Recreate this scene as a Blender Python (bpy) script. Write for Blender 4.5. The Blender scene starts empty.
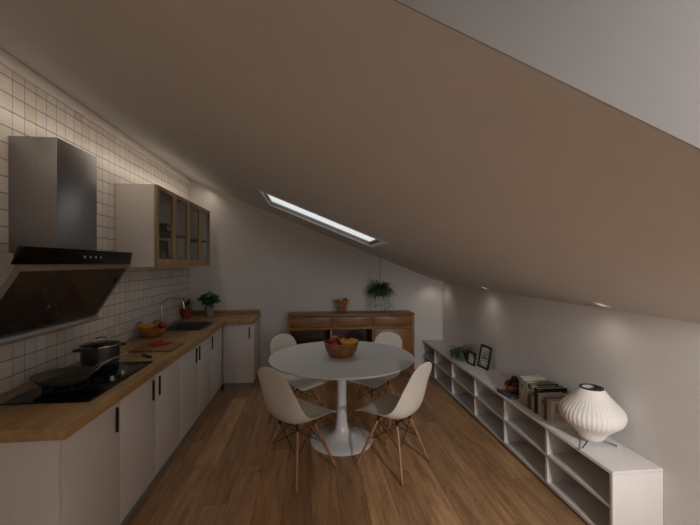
import bpy, bmesh, math, random
from mathutils import Vector, Matrix
random.seed(7)
PI = math.pi
SC = bpy.context.scene
COL = SC.collection

# ------------------------------------------------------------------ materials
def lin(c):
    return tuple(((v/255.0)/12.92 if v/255.0 <= 0.04045 else ((v/255.0+0.055)/1.055)**2.4) for v in c)

class NT:
    """tiny node-tree helper"""
    def __init__(self, name):
        self.m = bpy.data.materials.new(name); self.m.use_nodes = True
        self.t = self.m.node_tree; self.t.nodes.clear()
        self.out = self.n('ShaderNodeOutputMaterial')
    def n(self, kind, **kw):
        nd = self.t.nodes.new(kind)
        for k, v in kw.items(): setattr(nd, k, v)
        return nd
    def l(self, a, b): self.t.links.new(a, b)
    def val(self, sock, v):
        if isinstance(v, bpy.types.NodeSocket): self.l(v, sock)
        else: sock.default_value = v
    def math(self, op, a, b=0.0, c=None):
        nd = self.n('ShaderNodeMath', operation=op)
        self.val(nd.inputs[0], a); self.val(nd.inputs[1], b)
        if c is not None: self.val(nd.inputs[2], c)
        return nd.outputs[0]
    def coords(self):
        tc = self.n('ShaderNodeTexCoord'); sp = self.n('ShaderNodeSeparateXYZ')
        self.l(tc.outputs['Object'], sp.inputs[0])
        return tc.outputs['Object'], sp.outputs[0], sp.outputs[1], sp.outputs[2]
    def xyz(self, x, y, z=0.0):
        c = self.n('ShaderNodeCombineXYZ')
        self.val(c.inputs[0], x); self.val(c.inputs[1], y); self.val(c.inputs[2], z)
        return c.outputs[0]
    def noise(self, vec, scale, detail=3.0, rough=0.55, dim='3D'):
        nd = self.n('ShaderNodeTexNoise', noise_dimensions=dim)
        self.l(vec, nd.inputs['Vector']); nd.inputs['Scale'].default_value = scale
        nd.inputs['Detail'].default_value = detail; nd.inputs['Roughness'].default_value = rough
        return nd.outputs['Fac']
    def mapping(self, vec, scale=(1,1,1), loc=(0,0,0)):
        nd = self.n('ShaderNodeMapping'); self.l(vec, nd.inputs['Vector'])
        nd.inputs['Scale'].default_value = scale; nd.inputs['Location'].default_value = loc
        return nd.outputs[0]
    def ramp(self, fac, stops):
        nd = self.n('ShaderNodeValToRGB'); self.val(nd.inputs[0], fac)
        els = nd.color_ramp.elements
        while len(els) < len(stops): els.new(0.5)
        for e, (p, c) in zip(els, stops):
            e.position = p; e.color = (*c, 1)
        return nd.outputs[0]
    def white(self, vec):
        nd = self.n('ShaderNodeTexWhiteNoise', noise_dimensions='3D'); self.l(vec, nd.inputs['Vector'])
        return nd.outputs['Value']
    def mix(self, fac, a, b, blend='MIX'):
        nd = self.n('ShaderNodeMix', data_type='RGBA', blend_type=blend)
        self.val(nd.inputs['Factor'], fac)
        self.val(nd.inputs['A'], (*a, 1) if isinstance(a, tuple) else a)
        self.val(nd.inputs['B'], (*b, 1) if isinstance(b, tuple) else b)
        return nd.outputs['Result']
    def bump(self, h, strength=0.2, dist=0.005):
        nd = self.n('ShaderNodeBump'); self.l(h, nd.inputs['Height'])
        nd.inputs['Strength'].default_value = strength; nd.inputs['Distance'].default_value = dist
        return nd.outputs[0]
    def bsdf(self, col, rough=0.5, metal=0.0, normal=None, **kw):
        b = self.n('ShaderNodeBsdfPrincipled')
        self.val(b.inputs['Base Color'], (*col, 1) if isinstance(col, tuple) else col)
        self.val(b.inputs['Roughness'], rough); b.inputs['Metallic'].default_value = metal
        if normal: self.l(normal, b.inputs['Normal'])
        for k, v in kw.items(): b.inputs[k.replace('_', ' ')].default_value = v
        self.l(b.outputs[0], self.out.inputs[0]); return b

def plain(name, rgb, rough=0.5, metal=0.0, var=0.06, scale=18.0, bump=0.0, **kw):
    """single-colour material with faint procedural tone variation"""
    t = NT(name); v, x, y, z = t.coords()
    f = t.noise(v, scale, 3)
    a = lin(rgb); lo = tuple(c*(1-var) for c in a); hi = tuple(min(1, c*(1+var)) for c in a)
    col = t.ramp(f, [(0.3, lo), (0.7, hi)])
    t.bsdf(col, rough, metal, t.bump(f, bump, 0.002) if bump else None, **kw)
    return t.m

def wood(name, dark, mid, light, stretch=(1, 1, 1), scale=6.0, rough=0.45, fine=9.0):
    """grain runs along the axis with the small stretch value"""
    t = NT(name); v, x, y, z = t.coords()
    m = t.mapping(v, stretch)
    a = t.noise(m, scale, 5, 0.6); b = t.noise(m, scale*fine, 3, 0.6)
    f = t.math('ADD', t.math('MULTIPLY', a, 0.68), t.math('MULTIPLY', b, 0.32))
    col = t.ramp(f, [(0.34, lin(dark)), (0.5, lin(mid)), (0.66, lin(light))])
    t.bsdf(col, rough, 0.0, t.bump(b, 0.12, 0.002))
    return t.m

def glass(name, tint=(0.9, 0.93, 0.93), refl=0.12):
    t = NT(name)
    tr = t.n('ShaderNodeBsdfTransparent'); tr.inputs[0].default_value = (*tint, 1)
    gl = t.n('ShaderNodeBsdfGlossy'); gl.inputs['Roughness'].default_value = 0.03
    fr = t.n('ShaderNodeLayerWeight'); fr.inputs['Blend'].default_value = 0.5
    f = t.math('ADD', t.math('MULTIPLY', t.math('POWER', fr.outputs['Facing'], 5.0), refl), 0.03)
    mx = t.n('ShaderNodeMixShader'); t.l(f, mx.inputs[0])
    t.l(tr.outputs[0], mx.inputs[1]); t.l(gl.outputs[0], mx.inputs[2]); t.l(mx.outputs[0], t.out.inputs[0])
    return t.m

def floor_material():
    t = NT('oak_floorboards'); v, x, y, z = t.coords()
    W, L = 0.185, 1.45
    rx = t.math('DIVIDE', x, W); row = t.math('FLOOR', rx)
    off = t.math('MULTIPLY', t.white(t.xyz(row, 3.7, 1.3)), 7.0)
    ry = t.math('ADD', t.math('DIVIDE', y, L), off); colm = t.math('FLOOR', ry)
    pid = t.white(t.xyz(row, colm, 0.5)); pid2 = t.white(t.xyz(row, colm, 8.5))
    gv = t.xyz(t.math('ADD', t.math('MULTIPLY', x, 9.0), t.math('MULTIPLY', pid, 60.0)), t.math('MULTIPLY', y, 0.9), t.math('MULTIPLY', pid2, 30.0))
    g1 = t.noise(gv, 2.2, 6, 0.62); g2 = t.noise(gv, 17.0, 3, 0.6)
    f = t.math('ADD', t.math('MULTIPLY', g1, 0.7), t.math('MULTIPLY', g2, 0.3))
    base = t.ramp(f, [(0.33, lin((136, 101, 69))), (0.5, lin((178, 138, 99))), (0.68, lin((206, 169, 127)))])
    tone = t.ramp(pid, [(0.0, (0.66, 0.64, 0.62)), (0.5, (0.90, 0.88, 0.86)), (1.0, (1.08, 1.06, 1.04))])
    c = t.mix(1.0, base, tone, 'MULTIPLY')
    # knots
    kv = t.xyz(t.math('ADD', t.math('MULTIPLY', x, 2.4), t.math('MULTIPLY', pid, 20.0)), y, 0.0)
    vo = t.n('ShaderNodeTexVoronoi'); t.l(kv, vo.inputs['Vector']); vo.inputs['Scale'].default_value = 1.6
    kn = t.ramp(vo.outputs['Distance'], [(0.015, (1, 1, 1)), (0.06, (0, 0, 0))])
    c = t.mix(t.math('MULTIPLY', kn, 0.75), c, lin((52, 34, 22)))
    fx = t.math('FRACT', rx); fy = t.math('FRACT', ry)
    sx = t.math('LESS_THAN', t.math('MINIMUM', fx, t.math('SUBTRACT', 1.0, fx)), 0.009)
    sy = t.math('LESS_THAN', t.math('MINIMUM', fy, t.math('SUBTRACT', 1.0, fy)), 0.0012)
    seam = t.math('MAXIMUM', sx, sy)
    c = t.mix(t.math('MULTIPLY', seam, 0.62), c, lin((45, 30, 20)))
    h = t.math('SUBTRACT', t.math('MULTIPLY', g2, 0.25), seam)
    t.bsdf(c, t.math('ADD', t.math('MULTIPLY', g1, 0.15), 0.36), 0.0, t.bump(h, 0.25, 0.002))
    return t.m

def tile_material():
    t = NT('glazed_square_tile'); v, x, y, z = t.coords()
    u = t.math('DIVIDE', t.math('SUBTRACT', y, 2.264), 0.0903); w = t.math('DIVIDE', t.math('SUBTRACT', z, 2.363), 0.0935)
    iu = t.math('FLOOR', u); iw = t.math('FLOOR', w); fu = t.math('FRACT', u); fw = t.math('FRACT', w)
    r1 = t.white(t.xyz(iu, iw, 0.3)); r2 = t.white(t.xyz(iu, iw, 5.3))
    n = t.noise(v, 24.0, 4, 0.6)
    f = t.math('ADD', t.math('MULTIPLY', r1, 0.55), t.math('MULTIPLY', n, 0.45))
    c = t.ramp(f, [(0.1, lin((200, 191, 181))), (0.5, lin((209, 202, 194))), (0.9, lin((217, 211, 204)))])
    odd = t.math('GREATER_THAN', r2, 0.965)
    c = t.mix(t.math('MULTIPLY', odd, 0.35), c, lin((196, 160, 100)))
    du = t.math('MINIMUM', fu, t.math('SUBTRACT', 1.0, fu)); dw = t.math('MINIMUM', fw, t.math('SUBTRACT', 1.0, fw))
    ns = t.math('MULTIPLY', t.noise(v, 40.0, 2), 0.02)
    grout = t.math('LESS_THAN', t.math('SUBTRACT', t.math('MINIMUM', t.math('MULTIPLY', du, 1.45), dw), ns), 0.019)
    c = t.mix(t.math('MULTIPLY', grout, 0.8), c, lin((78, 66, 55)))
    h = t.math('ADD', t.math('SUBTRACT', t.math('MULTIPLY', r1, 0.3), grout), t.math('MULTIPLY', n, 0.25))
    rough = t.math('ADD', t.math('MULTIPLY', grout, 0.5), 0.32)
    t.bsdf(c, rough, 0.0, t.bump(h, 0.35, 0.003))
    return t.m

def brushed(name, rgb, rough=0.3, stretch=(60, 60, 1)):
    t = NT(name); v, x, y, z = t.coords(); m = t.mapping(v, stretch)
    f = t.noise(m, 5.0, 3); a = lin(rgb)
    col = t.ramp(f, [(0.3, tuple(c*0.9 for c in a)), (0.7, tuple(min(1, c*1.08) for c in a))])
    t.bsdf(col, t.math('ADD', t.math('MULTIPLY', f, 0.12), rough - 0.06), 1.0)
    return t.m

def emit(name, rgb, s):
    t = NT(name); e = t.n('ShaderNodeEmission'); e.inputs[0].default_value = (*lin(rgb), 1); e.inputs[1].default_value = s
    t.l(e.outputs[0], t.out.inputs[0]); return t.m

M = dict(
    wall=plain('wall_paint', (212, 208, 204), 0.9, 0, 0.02, 6, 0.05),
    ceil=plain('ceiling_paint', (203, 204, 204), 0.92, 0, 0.02, 5, 0.04),
    crown=plain('crown_paint', (216, 210, 204), 0.7, 0, 0.02, 6),
    floor=floor_material(), tile=tile_material(),
    kick=plain('grey_plinth_metal', (138, 140, 142), 0.4, 0.3),
    top=wood('oak_worktop', (126, 98, 60), (158, 126, 82), (178, 146, 102), (9, 0.8, 9), 2.0, 0.4),
    lam=wood('white_grained_laminate', (203, 195, 189), (205, 198, 192), (207, 201, 195), (22, 22, 1.0), 2.5, 0.5),
    black=plain('black_satin_metal', (22, 21, 21), 0.42, 0.2),
    carc=plain('white_cabinet_board', (206, 201, 195), 0.55, 0, 0.02),
    oakf=wood('oak_door_frame', (132, 106, 72), (160, 132, 94), (178, 150, 110), (14, 14, 0.9), 2.0, 0.5),
    pane=glass('clear_pane', (0.96, 0.97, 0.96), 0.25),
    drink=glass('drinking_glass', (0.93, 0.95, 0.95), 0.3),
    steel=brushed('brushed_steel', (150, 148, 146), 0.34, (4, 4, 90)),
    chim=brushed('brushed_steel_chimney', (160, 158, 158), 0.42, (70, 70, 1)),
    chrome=plain('polished_chrome', (215, 215, 215), 0.08, 1.0, 0.01),
    bglass=plain('black_glass', (9, 9, 9), 0.16, 0, 0.02, Specular_IOR_Level=0.22),
    dglass=plain('smoked_hood_glass', (56, 50, 45), 0.06, 0, 0.02, Specular_IOR_Level=0.3),
    hside=plain('grey_hood_enamel', (150, 142, 136), 0.4, 0.3),
    iron=plain('cast_iron', (24, 23, 22), 0.55, 0.4, 0.15, 60),
    pan=plain('dark_nonstick', (96, 90, 82), 0.42, 0.2, 0.1, 30),
    potm=plain('grey_pot_enamel', (66, 66, 64), 0.3, 0.5, 0.06, 30),
    table=plain('white_table_lacquer', (214, 213, 212), 0.28, 0, 0.015),
    chair=plain('warm_white_plastic', (219, 212, 203), 0.42, 0, 0.015),
    legw=wood('beech_leg', (128, 88, 56), (156, 112, 76), (174, 130, 92), (14, 14, 1.2), 3, 0.45),
    side=wood('brown_sideboard_wood', (102, 66, 30), (134, 90, 44), (152, 108, 58), (0.9, 9, 9), 2.2, 0.42),
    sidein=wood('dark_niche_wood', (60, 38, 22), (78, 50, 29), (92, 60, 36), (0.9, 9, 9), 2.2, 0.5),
    shelf=plain('white_shelf_lacquer', (212, 207, 203), 0.5, 0, 0.015),
    bowlw=wood('turned_bowl_wood', (92, 56, 28), (128, 82, 44), (152, 104, 60), (3, 3, 9), 4, 0.4),
    bowll=wood('pale_bowl_wood', (132, 88, 46), (168, 118, 68), (188, 140, 88), (3, 3, 12), 4, 0.45),
    copper=plain('copper_bowl', (186, 112, 62), 0.32, 0.6, 0.08),
    ball=plain('dark_brown_ball', (58, 40, 34), 0.5, 0, 0.25, 60, 0.2),
    ban=plain('banana_skin', (206, 140, 48), 0.45, 0, 0.12, 14),
    bant=plain('banana_tip', (84, 64, 34), 0.7),
    org=plain('orange_peel', (194, 104, 34), 0.45, 0, 0.08, 120, 0.35),
    app=plain('red_apple_skin', (150, 26, 22), 0.3, 0, 0.3, 9),
    appg=plain('amber_apple_skin', (168, 102, 48), 0.32, 0, 0.25, 9),
    stemb=plain('brown_stem', (70, 48, 28), 0.8),
    leaf=plain('fresh_green_leaf', (62, 118, 42), 0.45, 0, 0.25, 20),
    leafd=plain('dark_green_leaf', (48, 84, 42), 0.45, 0, 0.3, 20),
    leafp=plain('bluish_green_leaf', (66, 92, 56), 0.45, 0, 0.3, 20),
    leafr=plain('purplish_green_leaf', (62, 74, 46), 0.5, 0, 0.35, 18),
    runner=plain('pale_runner_stem', (150, 158, 128), 0.6),
    stemg=plain('green_stem', (70, 104, 50), 0.6),
    terra=plain('red_terracotta', (140, 54, 40), 0.7, 0, 0.1),
    soil=plain('potting_soil', (48, 36, 28), 0.95, 0, 0.3, 90, 0.5),
    vase=plain('grey_stone_vase', (142, 132, 132), 0.45, 0, 0.08),
    board=wood('walnut_board', (104, 72, 42), (134, 96, 58), (152, 114, 74), (9, 0.8, 9), 3, 0.5),
    chili=plain('red_pepper_slice', (176, 50, 30), 0.35, 0, 0.15),
    blade=plain('knife_steel', (190, 190, 190), 0.2, 1.0),
    white=plain('white_china', (220, 216, 212), 0.3),
    shade=plain('white_pleated_fabric', (224, 218, 212), 0.75, 0, 0.015),
    wire=plain('grey_wire', (70, 70, 72), 0.35, 0.9),
    fcap=plain('white_foot_cap', (226, 224, 222), 0.5),
    page=plain('book_paper', (150, 141, 128), 0.9, 0, 0.06, 120),
    photo=None, amber=plain('amber_box_print', (176, 92, 40), 0.5), boxd=plain('dark_box_card', (46, 36, 38), 0.6),
    blue=plain('slate_book_cover', (70, 76, 80), 0.6), print_w=plain('white_icon', (190, 190, 190), 0.5),
    metalp=plain('steel_bowl', (160, 158, 156), 0.2, 0.95),
    lens=emit('downlight_lens', (255, 226, 196), .55),
)
def photo_material():
    t = NT('grey_landscape_print'); v, x, y, z = t.coords()
    n = t.noise(t.mapping(v, (4, 6, 26)), 1.6, 5, 0.6)
    c = t.ramp(n, [(0.34, lin((50, 50, 52))), (0.42, lin((150, 148, 146))), (0.55, lin((204, 202, 198)))])
    t.bsdf(c, 0.3); return t.m
M['photo'] = photo_material()

# ------------------------------------------------------------------ geometry
class MB:
    def __init__(self): self.b = bmesh.new()
    def _merge(self, t, mat=None):
        if mat is not None: bmesh.ops.transform(t, matrix=mat, verts=t.verts)
        me = bpy.data.meshes.new('tmp'); t.to_mesh(me); t.free(); self.b.from_mesh(me); bpy.data.meshes.remove(me); return self
    def box(self, x0, x1, y0, y1, z0, z1, bev=0.0, seg=2, mat=None):
        t = bmesh.new(); bmesh.ops.create_cube(t, size=1)
        for v in t.verts: v.co = Vector(((x0+x1)/2+v.co.x*(x1-x0), (y0+y1)/2+v.co.y*(y1-y0), (z0+z1)/2+v.co.z*(z1-z0)))
        if bev > 0: bmesh.ops.bevel(t, geom=list(t.edges), offset=min(bev, 0.45*min(x1-x0, y1-y0, z1-z0)), segments=seg, profile=0.5, affect='EDGES')
        return self._merge(t, mat)
    def lathe(self, prof, c=(0, 0, 0), segs=32, cap0=True, cap1=True, mat=None, rib=None):
        """prof: (radius, z) list; rib: function(angle, i) -> factor"""
        t = bmesh.new(); rings = []
        for i, (r, z) in enumerate(prof):
            ring = []
            for k in range(segs):
                a = 2*PI*k/segs; rr = r*(rib(a, i) if rib else 1.0)
                ring.append(t.verts.new((c[0]+rr*math.cos(a), c[1]+rr*math.sin(a), c[2]+z)))
            rings.append(ring)
        for a, b in zip(rings, rings[1:]):
            for k in range(segs): t.faces.new((a[k], a[(k+1) % segs], b[(k+1) % segs], b[k]))
        if cap0: t.faces.new(list(reversed(rings[0])))
        if cap1: t.faces.new(rings[-1])
        return self._merge(t, mat)
    def tube(self, pts, rad, segs=8, mat=None, cap=True):
        t = bmesh.new(); P = [Vector(p) for p in pts]; n = len(P)
        R = rad if isinstance(rad, (list, tuple)) else [rad]*n
        up = None; rings = []
        for i in range(n):
            d = (P[min(i+1, n-1)]-P[max(i-1, 0)]).normalized()
            if up is None:
                up = Vector((0, 0, 1)) if abs(d.z) < 0.9 else Vector((1, 0, 0))
            s = d.cross(up).normalized(); up = s.cross(d).normalized()
            rings.append([t.verts.new(P[i]+(s*math.cos(2*PI*k/segs)+up*math.sin(2*PI*k/segs))*R[i]) for k in range(segs)])
        for a, b in zip(rings, rings[1:]):
            for k in range(segs): t.faces.new((a[k], a[(k+1) % segs], b[(k+1) % segs], b[k]))
        if cap: t.faces.new(list(reversed(rings[0]))); t.faces.new(rings[-1])
        bmesh.ops.recalc_face_normals(t, faces=t.faces)
        return self._merge(t, mat)
    def prism(self, poly, y0, y1, axis='Y', mat=None):
        """poly: (a, b) list extruded along axis: Y -> (x,z), Z -> (x,y), X -> (y,z)"""
        t = bmesh.new()
        f = {'Y': lambda a, b, d: (a, d, b), 'Z': lambda a, b, d: (a, b, d), 'X': lambda a, b, d: (d, a, b)}[axis]
        A = [t.verts.new(f(a, b, y0)) for a, b in poly]; B = [t.verts.new(f(a, b, y1)) for a, b in poly]
        n = len(poly)
        t.faces.new(A); t.faces.new(list(reversed(B)))
        for k in range(n): t.faces.new((A[k], B[k], B[(k+1) % n], A[(k+1) % n]))
        bmesh.ops.recalc_face_normals(t, faces=t.faces)
        return self._merge(t, mat)
    def hexa(self, A, B):
        """solid between two quads (same vertex order)"""
        t = bmesh.new(); a = [t.verts.new(p) for p in A]; b = [t.verts.new(p) for p in B]
        t.faces.new(a); t.faces.new(list(reversed(b))); n = len(A)
        for k in range(n): t.faces.new((a[k], b[k], b[(k+1) % n], a[(k+1) % n]))
        bmesh.ops.recalc_face_normals(t, faces=t.faces)
        return self._merge(t)
    def sphere(self, c, r, sc=(1, 1, 1), u=20, v=14):
        t = bmesh.new(); bmesh.ops.create_uvsphere(t, u_segments=u, v_segments=v, radius=r)
        for q in t.verts: q.co = Vector((c[0]+q.co.x*sc[0], c[1]+q.co.y*sc[1], c[2]+q.co.z*sc[2]))
        return self._merge(t)
    def poly(self, pts):
        self.b.faces.new([self.b.verts.new(p) for p in pts]); return self
    def build(self, name, mat, parent=None, w=True, ang=35, smooth=True):
        off = Vector((0, 0, 0)); p = parent
        if w:
            while p is not None: off += p.location; p = p.parent
        if off.length: bmesh.ops.translate(self.b, vec=-off, verts=self.b.verts)
        me = bpy.data.meshes.new(name); self.b.to_mesh(me); self.b.free()
        if smooth:
            for f in me.polygons: f.use_smooth = True
            me.set_sharp_from_angle(angle=math.radians(ang))
        me.materials.append(mat)
        o = bpy.data.objects.new(name, me); COL.objects.link(o)
        if parent is not None: o.parent = parent
        return o

def thing(name, label, cat, loc=(0, 0, 0), rz=0.0, group=None):
    o = bpy.data.objects.new(name, None); COL.objects.link(o); o.location = loc; o.rotation_euler = (0, 0, rz)
    o.empty_display_size = 0.1
    return tag(o, label, cat, group)
def tag(o, label, cat, group=None):
    o['label'] = label; o['category'] = cat
    if group: o['group'] = group
    return o
def struct(o):
    o['kind'] = 'structure'; return o
def copy_tree(o, parent=None):
    c = o.copy(); COL.objects.link(c)
    if parent is not None: c.parent = parent
    for ch in list(o.children): copy_tree(ch, c)
    return c

# ------------------------------------------------------------------ room shell
XL, XR, YB, YF = -1.69, 1.98, 5.33, -1.7        # side walls, back wall, wall behind the camera
YE = 0.59                                       # edge where the sloped ceiling ends and the tall bay begins
ZR, SL = 1.29, 0.403                            # sloped ceiling height at the low wall, and its slope
HT = 3.05
def cz(x): return ZR+SL*(XR-x)
T = 0.10
struct(MB().box(XL-T, XR+T, YF-T, YB+T, -0.10, 0.0).build('floor', M['floor']))
struct(MB().box(XL-T, XL, YF-T, YB+T, 0, HT+.1).build('wall_left', M['tile']))
m = MB().box(XR, XR+T, YF-T, YE, 0, HT+.1); m.box(XR, XR+T, YE, YB+T, 0, ZR+0.06)
struct(m.build('wall_right', M['wall']))
struct(MB().prism([(XL-T, 0), (XR+T, 0), (XR+T, cz(XR+T)+.05), (XL-T, cz(XL-T)+.05)], YB, YB+T).build('wall_back', M['wall']))
# wall behind the camera with a tall window opening
WX0, WX1, WZ0, WZ1 = 0.1, 1.3, 1.1, 2.2
m = MB().box(XL-T, WX0, YF-T, YF, 0, HT+.1).box(WX1, XR+T, YF-T, YF, 0, HT+.1).box(WX0, WX1, YF-T, YF, 0, WZ0).box(WX0, WX1, YF-T, YF, WZ1, HT+.1)
struct(m.build('wall_front', M['wall']))
m = MB()
for a in (WX0, (WX0+WX1)/2-.025, WX1-.05): m.box(a, a+.05, YF-.08, YF-.02, WZ0, WZ1)
m.box(WX0, WX1, YF-.08, YF-.02, WZ0, WZ0+.05).box(WX0, WX1, YF-.08, YF-.02, WZ1-.05, WZ1)
w2 = struct(m.build('window_2', M['carc']))
MB().box(WX0+.05, WX1-.05, YF-.055, YF-.045, WZ0+.05, WZ1-.05).build('pane', M['pane'], w2)
struct(MB().box(XL-T, XR+T, YF-T, YE, HT, HT+.1).build('ceiling_bay', M['ceil']))
# sloped ceiling slab with the skylight opening
SX0, SX1, SY0, SY1 = -0.495, 0.737, 3.44, 4.33
TH = 0.055
def cq(m, x0, x1, y0, y1, t0=0.0, t1=None):
    t1 = TH if t1 is None else t1
    m.hexa([(x0, y0, cz(x0)+t0), (x1, y0, cz(x1)+t0), (x1, y1, cz(x1)+t0), (x0, y1, cz(x0)+t0)],
           [(x0, y0, cz(x0)+t1), (x1, y0, cz(x1)+t1), (x1, y1, cz(x1)+t1), (x0, y1, cz(x0)+t1)])
m = MB(); xa, xb = XL-T, XR+T
cq(m, xa, SX0, YE, YB+T); cq(m, SX1, xb, YE, YB+T); cq(m, SX0, SX1, YE, SY0); cq(m, SX0, SX1, SY1, YB+T)
struct(m.build('ceiling', M['ceil'], smooth=False))
# upright face above the ceiling's edge
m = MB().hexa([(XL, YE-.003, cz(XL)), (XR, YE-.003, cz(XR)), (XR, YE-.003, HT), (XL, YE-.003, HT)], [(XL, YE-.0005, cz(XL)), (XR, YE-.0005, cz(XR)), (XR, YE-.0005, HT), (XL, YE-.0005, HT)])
struct(m.build('wall_upper', plain('dimmed_wall_paint', (147, 143, 141), .9, 0, .02, 6, .05)))  # wall colour darkened to grey, standing in for weaker light on this face
# skylight: trim on the ceiling plane, reveal, sash and pane
m = MB(); tw, tt = 0.028, -0.008
cq(m, SX0, SX0+tw, SY0, SY1, tt, .018); cq(m, SX1-tw, SX1, SY0, SY1, tt, .018); cq(m, SX0+tw, SX1-tw, SY1-tw, SY1, tt, .018); cq(m, SX0+tw, SX1-tw, SY0, SY0+tw, tt, .018)
w1 = struct(m.build('window_1', M['white'], smooth=False))
m = MB(); fw = .055
cq(m, SX0+.002, SX0+fw, SY0, SY1, .0185, .04); cq(m, SX1-fw, SX1-.002, SY0, SY1, .0185, .04); cq(m, SX0+fw, SX1-fw, SY1-fw, SY1-.002, .0185, .04); cq(m, SX0+fw, SX1-fw, SY0+.002, SY0+fw, .0185, .04)
m.build('window_frame', plain('grey_window_sash', (120, 118, 114), 0.5), w1, smooth=False)
m = MB(); cq(m, SX0+fw, SX1-fw, SY0+fw, SY1-fw, .029, .032); m.build('pane', M['pane'], w1, smooth=False)
# crown along the tiled wall and along the back wall
zc0 = 2.688
struct(MB().prism([(XL, zc0), (XL+.022, zc0), (XL+.032, zc0+.02), (XL+.032, cz(XL+.032)-.001), (XL, cz(XL)-.001)], YE, YB).build('trim_1', M['crown']))
m = MB().hexa([(XL+.033, YB-.03, cz(XL+.033)-.001), (XR, YB-.03, cz(XR)-.001), (XR, YB-.03, cz(XR)-.045), (XL+.033, YB-.03, cz(XL+.033)-.045)],
              [(XL+.033, YB, cz(XL+.033)-.001), (XR, YB, cz(XR)-.001), (XR, YB, cz(XR)-.045), (XL+.033, YB, cz(XL+.033)-.045)])
struct(m.build('trim_2', M['crown'], smooth=False))

# ------------------------------------------------------------------ kitchen base units
CF, CT, CB = -1.10, 0.831, 0.085       # cabinet front plane, carcass top, carcass bottom
def handle(parent, x, y, z0, z1, face):
    m = MB()
    if face == 'x': m.box(x, x+.013, y-.006, y+.006, z0, z1, .002)
    else: m.box(x-.0075, x+.0075, y-.013, y, z0, z1, .002)
    m.build('handle', M['black'], parent)
def base_unit(label, y0, y1, doors):
    t = thing('base_cabinet', label, 'cabinet', (XL+.3, (y0+y1)/2, 0))
    m = MB().box(XL+.003, CF-.022, y0+.001, y0+.017, CB, CT).box(XL+.003, CF-.022, y1-.017, y1-.001, CB, CT)
    if y0 < 4.0 < y1: m = MB().box(XL+.003, CF-.022, y0+.001, y0+.017, CB, CT).box(XL+.003, CF-.022, y1-.017, y1-.001, CB, .70)
    if 4.0 < y0: m = MB().box(XL+.003, CF-.022, y0+.001, y0+.017, CB, .70).box(XL+.003, CF-.022, y1-.017, y1-.001, CB, CT)
    m.box(XL+.003, CF-.022, y0+.017, y1-.017, CB, CB+.016).box(XL+.003, XL+.011, y0+.017, y1-.017, CB+.016, CT)
    m.build('body', M['carc'], t)
    MB().box(XL+.05, CF-.028, y0+.001, y1-.001, 0, CB-.001).build('plinth', M['kick'], t)
    for d0, d1, hy in doors:
        d = MB().box(CF-.02, CF, d0+.0015, d1-.0015, CB, CT-.003, .0015).build('door', M['lam'], t)
        if hy: handle(d, CF, hy, .640, .780, 'x')
    return t
bu = base_unit('white cabinet at the open end of the run, with one handle', 1.740, 2.245, [(1.740, 2.245, 2.196)])
MB().box(XL+.003, CF, 1.720, 1.739, 0.0, CT-.003, .0015).build('end_panel', M['lam'], bu)
base_unit('white cabinet with two doors under the hob and stockpot', 2.245, 3.21, [(2.245, 2.727, 2.676), (2.727, 3.21, 2.780)])
base_unit('white cabinet with two doors under the chopping board and fruit bowl', 3.21, 4.165, [(3.21, 3.688, 3.640), (3.688, 4.165, 3.736)])
base_unit('white cabinet under the sink, its handle beside the corner', 4.165, 4.72, [(4.165, 4.70, 4.202)])
PX, PY = -0.722, 4.72
t = thing('base_cabinet', 'white single-door corner cabinet against the back wall facing the room', 'cabinet', (-.9, 5.0, 0))
MB().box(CF+.002, PX, PY+.022, YB-.003, CB, CT, .001).build('body', M['lam'], t)
MB().box(CF+.002, PX-.04, PY+.03, YB-.003, 0, CB-.001).build('plinth', M['kick'], t)
d = MB().box(CF+.003, PX-.001, PY, PY+.02, CB, CT-.003, .0015).build('door', M['lam'], t)
handle(d, -.775, PY, .645, .785, 'y')

# worktop: one L-shaped slab with a cut-out for the sink and an upstand on the back wall
KX0, KX1, KY0, KY1 = -1.60, -1.165, 4.00, 4.56
W0, W1 = 0.832, 0.885
WF = -1.058
m = MB().box(XL+.002, WF, 1.70, KY0, W0, W1, .003).box(XL+.002, KX0, KY0, KY1, W0, W1).box(KX1, WF, KY0, KY1, W0, W1)
m.box(XL+.002, WF, KY1, 4.70, W0, W1).box(XL+.002, PX+.002, 4.70, YB-.002, W0, W1, .003)
m.box(XL+.002, PX+.002, YB-.024, YB-.002, W1-.002, W1+.048, .002)
tag(m.build('worktop', M['top']), 'oak L-shaped kitchen worktop running from the hob to the back wall', 'worktop')

# sink
t = thing('kitchen_sink', 'stainless steel sink set into the oak worktop', 'sink', ((KX0+KX1)/2, (KY0+KY1)/2, W1))
m = MB(); r = .012; e = .018
m.box(KX0-e, KX1+e, KY0-e, KY0+r, W1+.0005, W1+.004, .001).box(KX0-e, KX1+e, KY1-r, KY1+e, W1+.0005, W1+.004, .001)
m.box(KX0-e, KX0+r, KY0+r, KY1-r, W1+.0005, W1+.004, .001).box(KX1-r, KX1+e, KY0+r, KY1-r, W1+.0005, W1+.004, .001)
m.build('rim', M['steel'], t)
m = MB(); g = .004
m.box(KX0+g, KX1-g, KY0+g, KY1-g, .715, .719).box(KX0+g, KX0+g+.004, KY0+g, KY1-g, .719, W1).box(KX1-g-.004, KX1-g, KY0+g, KY1-g, .719, W1)
m.box(KX0+g, KX1-g, KY0+g, KY0+g+.004, .719, W1).box(KX0+g, KX1-g, KY1-g-.004, KY1-g, .719, W1)
m.build('basin', M['steel'], t)
MB().lathe([(.04, .719), (.04, .723), (.025, .722)], ((KX0+KX1)/2, (KY0+KY1)/2, 0), 24).build('drain', M['chrome'], t)
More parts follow.
